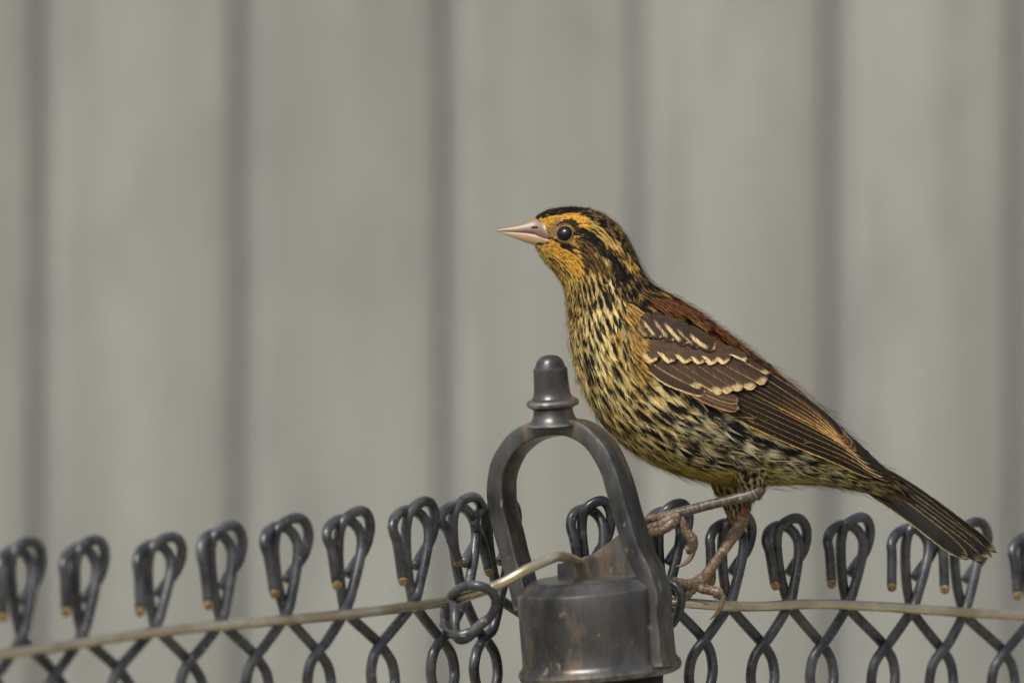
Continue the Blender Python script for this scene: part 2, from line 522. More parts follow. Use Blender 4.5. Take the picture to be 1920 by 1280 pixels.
for i in range(len(lp)):
    t = lp[min(i + 1, len(lp) - 1)] - lp[max(i - 1, 0)]
    t = t / np.linalg.norm(t)
    nx, nz = -t[1], t[0]
    wob = 1 + 0.03 * math.sin(i * 0.9)
    for a, d in sec:
        V.append(loop_world(lp[i][0] + nx * a * wob, d, lp[i][1] + nz * a * wob))
for i in range(len(lp) - 1):
    for k in range(ns):
        k2 = (k + 1) % ns
        F.append((i * ns + k, (i + 1) * ns + k, (i + 1) * ns + k2, i * ns + k2))
F += [tuple(range(ns)), tuple((len(lp) - 1) * ns + k for k in range(ns))[::-1]]
mesh_obj('loop', V, F, M['cast'], post, sharp=29)
# web between loop and cup
web = [(1050, 1056), (1085, 1049), (1120, 1034), (1150, 1012), (1172, 994), (1215, 1060), (1215, 1100), (1050, 1100)]
wl = [((x - 1085) / math.cos(th) * px, (930 - y) * px) for x, y in web]
V = [loop_world(x, d, z) for d in (-9 * px, 9 * px) for x, z in wl]
n = len(wl)
F = [tuple(range(n)), tuple(range(n, 2 * n))[::-1]] + [(i, n + i, n + (i + 1) % n, (i + 1) % n) for i in range(n)]
mesh_obj('web', V, F, M['cast'], post, smooth=False)
# knob
KC = P(1036, 752, -0.036)
KT = Matrix.Translation(KC) @ Matrix.Rotation(R(-4.0), 4, 'Y') @ Matrix.Rotation(R(5), 4, 'X')
prof = [(52, -44), (43, -36), (38, -26), (36.5, -15), (41, -12), (48, -8), (49.5, -3), (47.5, 2), (39, 6), (35.5, 11), (34, 18), (33, 30), (32.2, 50), (31.8, 61), (28, 65), (25.5, 73), (22, 79), (16.5, 83.5), (9, 86), (2, 86.5)]
V, F = lathe([(r * px, z * px) for r, z in prof], 40)
mesh_obj('knob', [KT @ v for v in V], F, M['cast'], post, sharp=24)

# ================================================================== the bird
YB = 0.004
root = empty('bird', P(1300, 1115, 0.0))
tag(root, 'streaky brown and buff songbird with a golden face perched on the wire fence', 'bird')
#       top outline    bottom outline  half width
ST = [(1003, 411, 1004, 456, 9), (1010, 403, 1007, 469, 17), (1027, 396, 1022, 490, 27), (1052, 391, 1042, 511, 46), (1084, 390, 1055, 530, 58), (1119, 397, 1062, 549, 61),
      (1151, 417, 1066, 573, 63), (1176, 450, 1069, 604, 66), (1193, 488, 1072, 640, 74), (1214, 527, 1079, 680, 90), (1254, 561, 1095, 727, 107), (1299, 591, 1120, 773, 121),
      (1344, 624, 1155, 816, 129), (1389, 660, 1200, 850, 131), (1430, 692, 1255, 878, 127), (1466, 722, 1320, 897, 116), (1500, 752, 1390, 906, 98), (1534, 780, 1460, 904, 78),
      (1568, 812, 1530, 902, 57), (1606, 848, 1590, 910, 42), (1648, 884, 1635, 920, 29), (1690, 917, 1680, 936, 16)]
class Loft:
    def __init__(self, st, ny=1.0, n_exp=2.25, y0=YB):
        self.s = np.array(st, float)
        self.N = len(st)
        self.e = 2 / n_exp
        self.y0 = y0
    def par(self, u):
        u = np.clip(np.asarray(u, float), 0, self.N - 1 - 1e-6)
        i = u.astype(int)
        t = (u - i)[..., None]
        s = self.s
        g = lambda k: s[np.clip(k, 0, self.N - 1)]
        p0, p1, p2, p3 = g(i - 1), g(i), g(i + 1), g(i + 2)
        return 0.5 * (2 * p1 + (p2 - p0) * t + (2 * p0 - 5 * p1 + 4 * p2 - p3) * t * t + (-p0 + 3 * p1 - 3 * p2 + p3) * t ** 3)
    def pos(self, u, th):
        """photo-pixel units: (x right, y down) in the picture plane, third = towards the back; th 0 = top, +pi/2 = near side"""
        q = self.par(u)
        c, s = np.cos(th), np.sin(th)
        c = np.sign(c) * np.abs(c) ** self.e
        s = np.sign(s) * np.abs(s) ** self.e
        x = (q[..., 0] + q[..., 2]) / 2 + (q[..., 0] - q[..., 2]) / 2 * c
        y = (q[..., 1] + q[..., 3]) / 2 + (q[..., 1] - q[..., 3]) / 2 * c
        return np.stack([x, y, -q[..., 4] * s], -1)
    def world(self, p):
        return np.stack([(p[..., 0] - 960) / PXM, p[..., 2] / PXM + self.y0, ZC + (640 - p[..., 1]) / PXM], -1)
    def at(self, u, th):
        return self.world(self.pos(u, th))
body = Loft(ST)
tibN = Loft([(1350, 862, 1456, 848, 42), (1366, 885, 1447, 871, 36), (1380, 904, 1439, 892, 28), (1389, 918, 1433, 908, 20), (1397, 928, 1428, 920, 13)], y0=YB - 0.0085)
tibF = Loft([(1330, 900, 1404, 890, 28), (1346, 925, 1403, 916, 24), (1360, 950, 1405, 942, 19), (1370, 972, 1402, 966, 15), (1376, 985, 1400, 982, 12)], y0=YB + 0.0045)

def loft_mesh(L, nu, nt, off=0):
    us = np.linspace(0, L.N - 1, nu)
    ts = np.linspace(0, 2 * np.pi, nt, endpoint=False)
    U, T = np.meshgrid(us, ts, indexing='ij')
    W = L.at(U, T).reshape(-1, 3)
    V = [Vector(w) for w in W]
    F = []
    for i in range(nu - 1):
        for k in range(nt):
            k2 = (k + 1) % nt
            F.append((off + i * nt + k, off + (i + 1) * nt + k, off + (i + 1) * nt + k2, off + i * nt + k2))
    F += [tuple(off + k for k in range(nt)), tuple(off + (nu - 1) * nt + k for k in range(nt))[::-1]]
    return V, F

BV_, BF_ = loft_mesh(body, 90, 64)
bvh = BVHTree.FromPolygons(BV_, BF_)
Vall, Fall, mat_idx = list(BV_), list(BF_), [0] * len(BF_)
Vcol = {}
for L in (tibN, tibF):
    v, f = loft_mesh(L, 16, 24, len(Vall))
    Vall += v; Fall += f; mat_idx += [0] * len(f)
def add_tube(pts, rad, mi, sides=14, n=8, scute=0.0, period=9.0, tone=(134, 115, 95), gf=0.6):
    """leg / toe / claw: control points in photo px + depth, radius in px; scutes ring the tube"""
    global Vall, Fall, mat_idx
    c = catmull([(*p, r) for p, r in zip(pts, rad)], n)
    W3 = [P(a[0], a[1], a[2]) for a in c]
    s, rr, gc = 0.0, [], []
    for i in range(len(c)):
        if i: s += math.hypot(c[i][0] - c[i - 1][0], c[i][1] - c[i - 1][1]) * (1 + 0.45 * math.sin(i * 0.37 + pts[0][0]))
        ph = (s / period) % 1.0
        g_ = gf if ph < 0.12 else (0.88 + 0.2 * ph)
        g_ *= random.uniform(0.9, 1.1)
        gc.append([a * g_ for a in lin(tone)])
        rr.append(c[i][3] * px * (1 + scute * (0.5 - ph) - (scute * 0.9 if ph < 0.14 else 0)))
    v, f = tube(W3, rr, sides)
    o = len(Vall)
    for i in range(len(v)):
        Vcol[o + i] = gc[i // sides]
    Vall += v
    Fall += [tuple(o + k for k in q) for q in f]
    mat_idx += [mi] * len(f)
yn, yf_ = -0.0052, 0.0
# near leg: tarsus, three front toes gripping the knuckle, hind toe and claw
add_tube([(1420, 902, -0.0045), (1423, 917, -0.0062), (1411, 926, -0.0066), (1376, 935, -0.0060), (1330, 946, -0.0058), (1292, 956, -0.0060), (1268, 963, -0.0058)],
         [10, 12.8, 12.6, 10.4, 9.6, 10, 12], 1, n=18, scute=0.03, period=26, gf=1.9, tone=(102, 92, 82))
for tp in ([(1272, 962, -0.005), (1256, 966, -0.0055), (1236, 970, -0.004), (1216, 973, -0.002), (1200, 984, 0.002)],
           [(1272, 966, -0.0065), (1256, 974, -0.0075), (1238, 983, -0.0070), (1219, 990, -0.0045), (1203, 1003, -0.0005)],
           [(1270, 970, -0.006), (1258, 982, -0.0085), (1240, 994, -0.0085), (1222, 1000, -0.0060), (1208, 1014, -0.002)]):
    add_tube(tp, [11, 10.5, 9, 8.5, 7], 1, n=14, scute=0.11, period=12)
add_tube([(1268, 964, -0.0055), (1277, 976, -0.0060), (1284, 994, -0.0060), (1297, 1010, -0.0055), (1297, 1026, -0.0045), (1287, 1030, -0.0040)], [12, 10, 9.5, 11, 10.5, 9], 1, n=12, scute=0.09, period=10)
add_tube([(1293, 1024, -0.0045), (1299, 1034, -0.0045), (1291, 1050, -0.0045), (1278, 1059, -0.0042), (1266, 1062, -0.004)], [6, 5.6, 4.6, 3, 0.8], 2, n=8)
# far leg: tarsus and the foot on the tension wire
add_tube([(1388, 950, YB + 0.0045), (1391, 968, YB + 0.0030), (1384, 990, 0.006), (1366, 1018, 0.003), (1342, 1052, 0.000), (1322, 1080, -0.003), (1310, 1092, -0.0045)],
         [12, 14.5, 12, 10.2, 9.6, 11, 12.5], 1, n=18, scute=0.03, period=24, gf=1.7, tone=(128, 106, 84))
add_tube([(1395, 948, YB + 0.0025), (1396, 958, YB + 0.0016), (1393, 968, YB + 0.0014)], [6, 9, 7], 3, n=6)
add_tube([(1314, 1088, -0.0045), (1298, 1095, -0.0068), (1280, 1094, -0.0085), (1262, 1091, -0.0085), (1246, 1098, -0.006)], [13, 11, 10, 9.5, 8], 1, n=14, scute=0.16, period=12)
add_tube([(1310, 1092, -0.004), (1296, 1104, -0.0062), (1286, 1114, -0.0068), (1276, 1120, -0.0060)], [12, 11, 10, 7], 1, n=12, scute=0.14, period=12)
add_tube([(1312, 1090, -0.003), (1296, 1096, 0.0005), (1276, 1104, 0.001), (1262, 1116, 0.001)], [12, 10, 9, 8], 1, n=12, scute=0.16, period=12)
add_tube([(1302, 1096, -0.0055), (1320, 1104, -0.0066), (1336, 1107, -0.0070), (1347, 1112, -0.0076), (1344, 1121, -0.0072)], [11, 9.5, 9.5, 11.5, 8], 1, n=12, scute=0.12, period=13)
add_tube([(1350, 1110, -0.0076), (1355, 1122, -0.0078), (1351, 1138, -0.0076), (1343, 1150, -0.0070), (1331, 1161, -0.0062)], [6.5, 6.2, 5, 3.4, 0.8], 2, n=8)
bo = mesh_obj('body', Vall, Fall, [M['under'], M['leg'], M['claw'], M['skin_red']], root)
bo.data.polygons.foreach_set('material_index', mat_idx)
ca = bo.data.attributes.new('col', 'FLOAT_COLOR', 'POINT')
ca.data.foreach_set('color', np.array([[*Vcol.get(i, (0.1, 0.08, 0.06)), 1.0] for i in range(len(Vall))], np.float32).ravel())

# beak: two horn cones, each a loft of half-sections
def beak(name, secs, mat, lower):
    """secs: x, y of the outer edge, y of the mouth line, half width"""
    c = catmull(secs, 6)
    nt = 14
    V, F = [], []
    for x, yo, ym, w in c:
        for k in range(nt):
            a = math.pi * k / (nt - 1)
            s, cc = math.sin(a), math.cos(a)
            V.append(P(x, ym + (yo - ym) * s ** 0.85, YB - w * cc * px))
    n = len(c)
    for i in range(n - 1):
        for k in range(nt):
            k2 = (k + 1) % nt
            q = (i * nt + k, i * nt + k2, (i + 1) * nt + k2, (i + 1) * nt + k)
            F.append(q if not lower else q[::-1])
    F += [tuple(range(nt)), tuple((n - 1) * nt + k for k in range(nt))]
    return mesh_obj(name, V, F, mat, root)
ub = beak('upper_beak', [(929, 431.6, 433.2, 0.7), (944, 427.5, 434, 4), (962, 422.5, 435, 8), (982, 416.5, 436.2, 12), (1002, 409, 439, 17), (1018, 407, 445, 28), (1029, 412, 449, 33)], M['beak_up'], False)
lb = beak('lower_beak', [(934, 434.6, 433.8, 0.8), (950, 441, 434.8, 4.5), (968, 448, 435.6, 8.5), (986, 455, 437, 12), (1004, 460.5, 440, 17), (1019, 463.5, 445.5, 27), (1030, 461, 449.5, 33)], M['beak_low'], True)
for sy in (-1, 1):
    V, F = tube([P(x, y, YB + sy * d * px) for x, y, d in ((996, 427, 13.8), (1002, 425.5, 16.4), (1008, 426, 20))], [1.2 * px, 2.0 * px, 1.2 * px], 8)
    mesh_obj('nostril', V, F, M['nostril'], ub)

# eyes
EX, EY, ER = 1066, 426, 15.8
hit, hn = bvh.ray_cast(P(EX, EY, -0.3), Vector((0, 1, 0)))[:2]
if hn.y > 0: hn = -hn
eq = hn.to_track_quat('Z', 'Y')
for sy in (-1, 1):
    V, F = [], []
    for i in range(17):
        a = math.pi * i / 16
        for k in range(28):
            b_ = 2 * math.pi * k / 28
            v_ = hit + hn * 0.0001 + eq @ Vector((ER * px * 1.06 * math.sin(a) * math.cos(b_), ER * px * 0.96 * math.sin(a) * math.sin(b_), ER * px * 0.75 * math.cos(a)))
            V.append(v_ if sy < 0 else Vector((v_.x, 2 * YB - v_.y, v_.z)))
    for i in range(16):
        for k in range(28):
            k2 = (k + 1) % 28
            F.append((i * 28 + k, i * 28 + k2, (i + 1) * 28 + k2, (i + 1) * 28 + k))
    eo = mesh_obj('eye', V, F, M['eye'], root)
    rim = []
    for k in range(33):
        a = 2 * math.pi * k / 32
        v_ = hit + hn * 0.0004 + eq @ Vector((ER * px * 1.04 * math.cos(a), ER * px * 0.95 * math.sin(a), 0))
        rim.append(v_ if sy < 0 else Vector((v_.x, 2 * YB - v_.y, v_.z)))
    V, F = tube(rim, 1.5 * px, 8, cap=False)
    mesh_obj('eye_rim', V, F, M['rim'], eo)

# ---------------------------------------------------------------- plumage
def inpoly(x, y, poly):
    c = False
    j = len(poly) - 1
    for i in range(len(poly)):
        xi, yi = poly[i]
        xj, yj = poly[j]
        if (yi > y) != (yj > y) and x < (xj - xi) * (y - yi) / (yj - yi) + xi:
            c = not c
        j = i
    return c
BLK = (24, 22, 22)
# polygon, pale, dark, dark share, streak columns round the body, streak period (px)
HEAD = [
    ([(998, 413), (1018, 396), (1045, 384), (1092, 384), (1097, 408), (1080, 402), (1055, 401), (1030, 407)], (120, 98, 62), BLK, 0.85, 74, 18),
    ([(1092, 384), (1115, 388), (1150, 408), (1190, 455), (1180, 464), (1150, 440), (1125, 421), (1097, 408)], (190, 156, 96), BLK, 0.77, 64, 34),
    ([(1003, 415), (1030, 407), (1055, 401), (1085, 403), (1106, 413), (1100, 426), (1084, 417), (1058, 407), (1044, 412), (1030, 424), (1012, 432)], (232, 176, 70), (84, 56, 24), 0.20, 84, 10),
    ([(1106, 413), (1140, 435), (1166, 462), (1183, 490), (1193, 518), (1180, 508), (1160, 486), (1140, 465), (1118, 444), (1100, 426)], (230, 190, 104), (26, 23, 20), 0.56, 60, 50),
    ([(1080, 420), (1100, 426), (1118, 444), (1140, 465), (1160, 486), (1174, 508), (1172, 528), (1150, 506), (1136, 486), (1114, 464), (1096, 448), (1080, 438)], (110, 86, 52), BLK, 0.85, 70, 24),
    ([(1043, 448), (1052, 449), (1064, 455), (1079, 466), (1069, 471), (1054, 462)], (70, 56, 34), BLK, 0.95, 60, 14),
    ([(1117, 463), (1132, 465), (1144, 477), (1138, 488), (1121, 479)], (208, 170, 104), (60, 46, 30), 0.25, 70, 16),
    ([(1078, 446), (1096, 448), (1114, 464), (1136, 486), (1144, 506), (1120, 512), (1100, 502), (1087, 480)], (132, 102, 58), (38, 32, 27), 0.58, 80, 9),
    ([(1048, 407), (1050, 436), (1046, 450), (1018, 440), (1010, 430), (1030, 424)], (176, 142, 92), (84, 66, 46), 0.34, 90, 7),
    ([(1044, 438), (1082, 438), (1087, 480), (1072, 466), (1042, 448)], (196, 154, 78), (60, 46, 30), 0.44, 90, 7),
    ([(1018, 444), (1044, 449), (1072, 468), (1090, 492), (1098, 512), (1082, 516), (1056, 492), (1032, 470), (1020, 462)], (226, 172, 70), (58, 42, 22), 0.40, 76, 12),
    ([(990, 455), (1020, 460), (1034, 472), (1058, 494), (1084, 518), (1066, 552), (1020, 510), (990, 480)], (214, 178, 94), (30, 26, 21), 0.56, 52, 34),
    ([(1036, 398), (1100, 400), (1098, 446), (1040, 450)], (208, 162, 82), (66, 48, 28), 0.36, 84, 10),
]
BODY = [
    ([(1084, 512), (1110, 505), (1190, 530), (1180, 566), (1110, 556)], (208, 170, 92), (28, 25, 22), 0.62, 44, 30),
    ([(1118, 555), (1205, 560), (1214, 700), (1176, 690), (1140, 640)], (216, 176, 92), (30, 27, 25), 0.54, 36, 38),
    ([(1290, 745), (1420, 790), (1560, 862), (1540, 900), (1470, 880), (1310, 870), (1250, 800)], (208, 197, 156), (30, 30, 31), 0.62, 22, 58),
    ([(1140, 836), (1200, 846), (1300, 872), (1400, 885), (1400, 930), (1250, 915), (1150, 860)], (196, 174, 88), (58, 50, 32), 0.30, 46, 60),
    ([(1400, 880), (1520, 870), (1540, 930), (1400, 930)], (188, 172, 104), (54, 50, 38), 0.32, 40, 44),
    ([(1500, 850), (1600, 860), (1700, 920), (1690, 950), (1500, 930)], (184, 172, 112), (40, 39, 37), 0.6, 16, 34),
]
def style(x, y, u, th):
    """pale, dark, dark share, columns, period for a feather whose middle is at photo (x,y)"""
    jx, jy = x + random.gauss(0, 1.9), y + random.gauss(0, 1.9)
    for r_ in HEAD:
        if inpoly(jx, jy, r_[0]):
            return r_[1:]
    top = abs(th)
    if u < 9.3:
        if top < 0.9 or (top < 1.25 and u > 5):
            return (184, 150, 90), BLK, 0.79, 52, 34
        if u > 7.0:
            return (228, 204, 138), (26, 24, 23), 0.63, 52, 58
        return (208, 176, 106), (26, 24, 22), 0.66, 54, 40
    if (u > 15.5 and top < 1.3) or (u > 17.8 and top < 1.75) or (u > 19.3 and top < 2.2):
        return (112, 92, 62), (40, 35, 31), 0.6, 30, 40
    if top < 0.30:
        return (116, 80, 50), (40, 29, 23), 0.62, 40, 44
    if top < 1.15:
        if u < 10.6:
            return (182, 138, 74), (30, 25, 22), 0.60, 34, 40
        return (134, 86, 52), (50, 34, 26), 0.42, 40, 44
    for r_ in BODY:
        if inpoly(jx + random.gauss(0, 5), jy + random.gauss(0, 5), r_[0]):
            return r_[1:]
    return (228, 206, 142), (26, 24, 23), 0.61, 50, 62
_gu = np.arange(0, 21.01, 0.1)
_gt = np.linspace(-math.pi, math.pi, 73)
_tab = {}
def arc_table(Lf):
    if id(Lf) not in _tab:
        gu = np.linspace(0, Lf.N - 1, 211)
        A, B = np.meshgrid(gu, _gt, indexing='ij')
        p = Lf.pos(A, B)
        l = np.sqrt((np.diff(p, axis=0) ** 2).sum(-1))
        _tab[id(Lf)] = (gu, np.vstack([np.zeros((1, len(_gt))), np.cumsum(l, 0)]))
    return _tab[id(Lf)]
def hsh(a, b):
    v = np.sin(a * 12.9898 + b * 78.233 + 3.1) * 43758.5453
    return v - np.floor(v)
def make_field(Lf, u0, th0, share, N, per, s, d):
    gu, tab = arc_table(Lf)
    iu = (u0 / (Lf.N - 1)) * 210
    it = (th0 + math.pi) / (2 * math.pi) * 72
    i0, j0 = min(int(iu), 209), min(int(it), 71)
    fu, ft = iu - i0, it - j0
    b0 = (tab[i0, j0] * (1 - fu) + tab[i0 + 1, j0] * fu) * (1 - ft) + (tab[i0, j0 + 1] * (1 - fu) + tab[i0 + 1, j0 + 1] * fu) * ft
    dq = (Lf.pos(np.array(u0), np.array(th0 + 0.02)) - Lf.pos(np.array(u0), np.array(th0 - 0.02))) / 0.04
    dw_ = np.array([dq[0], dq[2], -dq[1]])
    rho = max(np.linalg.norm(dw_), 8.0)
    sg = 1.0 if np.dot(dw_, s) > 0 else -1.0
    def f(al, si):
        b = b0 + al * PXM
        c = np.abs(th0 + sg * si * PXM / rho) * N / (2 * math.pi) + 0.2 * np.sin(b / 37.0)
        col = np.floor(c)
        bb = b / per + hsh(col, 1.0) * 5.0
        row = np.floor(bb)
        y = bb - row
        x = c - col - 0.5 + (hsh(col, row) - 0.5) * 0.14
        half = share * 0.56 * (0.55 + 0.8 * hsh(col + 7.0, row))
        if share < 0.8:
            half = half * np.clip(np.sin(math.pi * np.clip(y / 0.94, 0, 1)), 0, 1) ** 0.6 + max(share - 0.5, -0.1) * 0.55
        else:
            half = half + 0.12
        return np.clip((half - np.abs(x)) / 0.12 + 0.5, 0, 1)
    return f

WING_ZONE = [(1216, 605), (1260, 606), (1330, 648), (1420, 694), (1480, 740), (1560, 800), (1620, 866), (1560, 852), (1470, 812), (1380, 770), (1310, 735), (1250, 706), (1212, 675)]
class Barbs:
    """collects thin barb strips as one mesh with a colour per vertex"""
    def __init__(self):
        self.v, self.c, self.n = [], [], 0
        self.f = []
    def feather(self, p, d, n, L, W, sag, lift, base, pale, dark, dw, nb, segs, curl=0.0, ang=21, wscale=1.0, field=None):
        """p root, d along, n out (numpy, metres); L length, W half width"""
        s = np.cross(n, d)
        a = R(ang)
        t0 = np.linspace(0.04, 0.93, nb) + rng.uniform(-0.4, 0.4, nb) / nb
        t0 = np.repeat(t0, 2)
        sg = np.tile([-1.0, 1.0], nb)
        hw = W * (np.clip(t0, 0.01, 1) ** 0.45) * np.clip(1.05 - t0, 0, 1) ** 0.42 * 1.55
        hw = np.clip(hw * rng.uniform(0.85, 1.12, 2 * nb), W * 0.16, None)
        ln = hw / math.sin(a)
        ln = np.minimum(ln, L * 0.75)
        r = np.linspace(0, 1, segs + 1)[None, :]
        al = t0[:, None] * L + ln[:, None] * (r * math.cos(a) + 0.10 * r * r)
        si = sg[:, None] * ln[:, None] * math.sin(a) * (r - 0.22 * r * r) + curl * L * (al / L) ** 2 * 0.15
        t = al / L
        h = base + lift * np.clip(t, 0, 1.2) ** 0.8 + sag * t * t - (si ** 2) / (2 * 0.020) + rng.uniform(-1, 1, (2 * nb, 1)) * lift * 0.05 + (rng.uniform(0, 1, (2 * nb, 1)) < 0.12) * rng.uniform(0, 1.8, (2 * nb, 1)) * lift * t
        pos = p + al[..., None] * d + si[..., None] * s + h[..., None] * n
        # ribbon width vector: side of the barb, randomly rolled
        bd = d[None, :] * math.cos(a) + sg[:, None] * math.sin(a) * s[None, :]
        wv = np.cross(n, bd)
        roll = rng.uniform(-0.6, 0.6, (2 * nb, 1))
        wv = wv * np.cos(roll) + n[None, :] * np.sin(roll)
        spacing = L / nb * math.sin(a) * 1.3 * wscale
        ww = spacing * 0.54 * (1 - 0.72 * r) * np.ones((2 * nb, 1))
        A = pos + wv[:, None, :] * ww[..., None]
        B = pos - wv[:, None, :] * ww[..., None]
        V = np.stack([A, B], 2).reshape(-1, 3)           # barb, seg, 2
        # colour
        qn = np.abs(si) / W
        prof = dw * (0.55 + 0.75 * np.clip(t, 0, 1)) * (1 + rng.normal(0, 0.16, (2 * nb, 1)))
        m = np.clip((prof - qn) / 0.16 + 0.5, 0, 1)
        if dw < 0.8:
            m = m * np.clip((1.10 - t) / 0.14, 0, 1)
        if field is not None:
            m = field(al + rng.normal(0, 1.5 * px, (2 * nb, 1)), si + rng.normal(0, 0.8 * px, (2 * nb, 1)))
        br = rng.uniform(0.74, 1.2, (2 * nb, 1, 1)) * (0.86 + 0.14 * np.clip(t, 0, 1))[..., None]
        col = (np.array(pale)[None, None, :] * (1 - m[..., None]) + np.array(dark)[None, None, :] * m[..., None]) * br
        col = np.repeat(col[:, :, None, :], 2, 2).reshape(-1, 3)
        k = np.arange(2 * nb)[:, None] * (segs + 1) * 2 + np.arange(segs)[None, :] * 2 + self.n
        F = np.stack([k, k + 1, k + 3, k + 2], -1).reshape(-1, 4)
        self.v.append(V); self.c.append(col); self.f.append(F)
        self.n += len(V)
        # soft vane under the barbs
        nt_, nq_ = 7, 5
        t = np.linspace(0.0, 1.0, nt_)[:, None] * np.ones((1, nq_))
        q = np.linspace(-1, 1, nq_)[None, :] * np.ones((nt_, 1))
        wl = W * (np.clip(t, 0.01, 1) ** 0.45) * np.clip(1.03 - t, 0, 1) ** 0.42 * 1.35
        si = q * wl
        h = base + lift * t ** 0.8 + sag * t * t - si ** 2 / (2 * 0.020) - 0.00012
        si = si + curl * L * t ** 2 * 0.15
        pos = p + (t * L)[..., None] * d + si[..., None] * s + h[..., None] * n
        qn = np.abs(q * wl) / W
        m = np.clip((dw * (0.55 + 0.75 * t) - qn) / 0.3 + 0.5, 0, 1)
        if dw < 0.8:
            m = m * np.clip((1.10 - t) / 0.14, 0, 1)
        if field is not None:
            m = field(t * L, si)
        col = (np.array(pale) * (1 - m[..., None]) + np.array(dark) * m[..., None]) * 0.5
        k = self.n + np.arange(nt_ - 1)[:, None] * nq_ + np.arange(nq_ - 1)[None, :]
        self.v.append(pos.reshape(-1, 3)); self.c.append(col.reshape(-1, 3))
        self.f.append(np.stack([k, k + 1, k + nq_ + 1, k + nq_], -1).reshape(-1, 4))
        self.n += nt_ * nq_
    def build(self, name, parent, mat, kind=None):
        V = np.concatenate(self.v) - np.array(parent_world(parent))
        Cc = np.concatenate(self.c)
        F = np.concatenate(self.f).astype(np.int32)
        me = bpy.data.meshes.new(name)
        me.vertices.add(len(V)); me.vertices.foreach_set('co', V.astype(np.float32).ravel())
        me.loops.add(F.size); me.loops.foreach_set('vertex_index', F.ravel())
        me.polygons.add(len(F)); me.polygons.foreach_set('loop_start', np.arange(0, F.size, 4, dtype=np.int32))
        me.polygons.foreach_set('loop_total', np.full(len(F), 4, np.int32))
        at = me.attributes.new('col', 'FLOAT_COLOR', 'POINT')
        at.data.foreach_set('color', np.concatenate([Cc, np.ones((len(Cc), 1))], 1).astype(np.float32).ravel())
        me.materials.append(mat)
        me.update(calc_edges=True); me.validate()
        o = bpy.data.objects.new(name, me)
        C.objects.link(o); o.parent = parent
        if kind: o['kind'] = kind
        return o

def frame(L, u, th):
    e = 1e-2
    p = L.at(u, th)
    d = L.at(u + 0.05, th) - L.at(u - 0.05, th)
    d = d / (np.linalg.norm(d) + 1e-12)
    q = L.at(u, th + e) - L.at(u, th - e)
    n = np.cross(q, d)
    n = n / (np.linalg.norm(n) + 1e-12)
    par = L.par(np.array(u))
    c = L.world(np.array([(par[0] + par[2]) / 2, (par[1] + par[3]) / 2, 0.0]))
    if np.dot(n, p - c) < 0:
        n = -n
    return p, d, n

def flen(u, px_, py_):
    """feather length / half width / row spacing in px along the body"""
    L = np.interp(u, [0, 2, 4, 6, 8, 10, 13, 16, 19, 21], [8, 9, 11, 15, 25, 36, 43, 50, 46, 40])
    W = np.interp(u, [0, 2, 4, 6, 8, 10, 13, 16, 19, 21], [2.4, 2.7, 3.2, 4.6, 7.6, 10.6, 13, 16, 15, 10])
    return L, W
BEAK_ZONE = [(985, 400), (1002, 404), (1012, 418), (1022, 437), (1029, 448), (1022, 455), (1000, 459), (985, 458)]
pl = Barbs()
def cover(Lf, u0, u1, size, sty, mult=1.0, skip=None, head=False):
    u = u0
    row = 0
    while u < u1:
        Lp, Wp = size(u)
        par = Lf.par(np.array(u))
        span = math.hypot(par[0] - par[2], par[1] - par[3])
        du = 0.02
        p2 = Lf.par(np.array(u + du))
        adv = math.hypot((p2[0] + p2[2] - par[0] - par[2]) / 2, (p2[1] + p2[3] - par[1] - par[3]) / 2) / du
        advm = max(adv, 8)
        per = math.pi * (span / 2 + par[4]) * 1.02
        ncol = max(6, int(per / (Wp * 1.25) * mult))
        for k in range(ncol):
            th = 2 * math.pi * (k + 0.5 * (row % 2) + random.uniform(-0.28, 0.28)) / ncol
            th = (th + math.pi) % (2 * math.pi) - math.pi
            uu = u + random.uniform(-0.35, 0.35) * Lp * 0.4 / advm
            if uu < u0: uu = u0
            pix = Lf.pos(np.array(uu), np.array(th))
            if skip and skip(pix[0], pix[1], uu, th):
                continue
            p, d, n = frame(Lf, uu, th)
            ln = Lp * px * random.uniform(0.85, 1.15)
            # tip follows the surface
            uend = min(uu + Lp / advm, Lf.N - 1.001)
            pe = Lf.at(uend, th)
            sag = float(np.dot(n, pe - p)) * 0.9
            sag = max(min(sag, 0.3 * ln), -0.30 * ln)
            mid = pix + 0
            mx, my = mid[0] + d[0] * Lp * 0.65, mid[1] - d[2] * Lp * 0.65
            if Lf is body and uu < 8 and 0.5 < abs(th) < 2.6:
                bad = False
                for f_ in (0.3, 0.65, 1.05):
                    ex_, ey_ = pix[0] + d[0] * Lp * f_, pix[1] - d[2] * Lp * f_
                    if math.hypot((ex_ - EX) / 1.02, (ey_ - EY) / 0.94) < ER * 1.08: bad = True
                    if f_ < 0.6 and inpoly(ex_, ey_, BEAK_ZONE): bad = True
                if bad: continue
            if Lf is body and uu > 12 and 0.3 < abs(th) < 2.4 and inpoly(pix[0] + d[0] * Lp * 0.9, pix[1] - d[2] * Lp * 0.9, WING_ZONE):
                continue
            pale, dark, dw, exL, exW, base, N_, per_ = sty(mx, my, uu, th)
            # twist a little
            s = np.cross(n, d)
            tw_ = random.gauss(0, 0.06)
            d = d * math.cos(tw_) + s * math.sin(tw_)
            v = random.uniform(0.74, 1.14) if uu < 8 else random.uniform(0.84, 1.12)
            nb = int(np.interp(Lp * exL, [8, 14, 30, 60], [7, 11, 24, 34]))
            segs = 2 if Lp < 16 else 3
            pl.feather(p, d, n, ln * exL, Wp * px * exW, sag * exL, Lp * px * 0.10 + 0.0002, base, [a * v for a in lin(pale)], lin(dark), dw, nb, segs, curl=random.gauss(0, 0.4), field=make_field(Lf, uu, th, dw, N_, per_, np.cross(n, d), d))
        u += Lp * 0.40 / advm
        row += 1
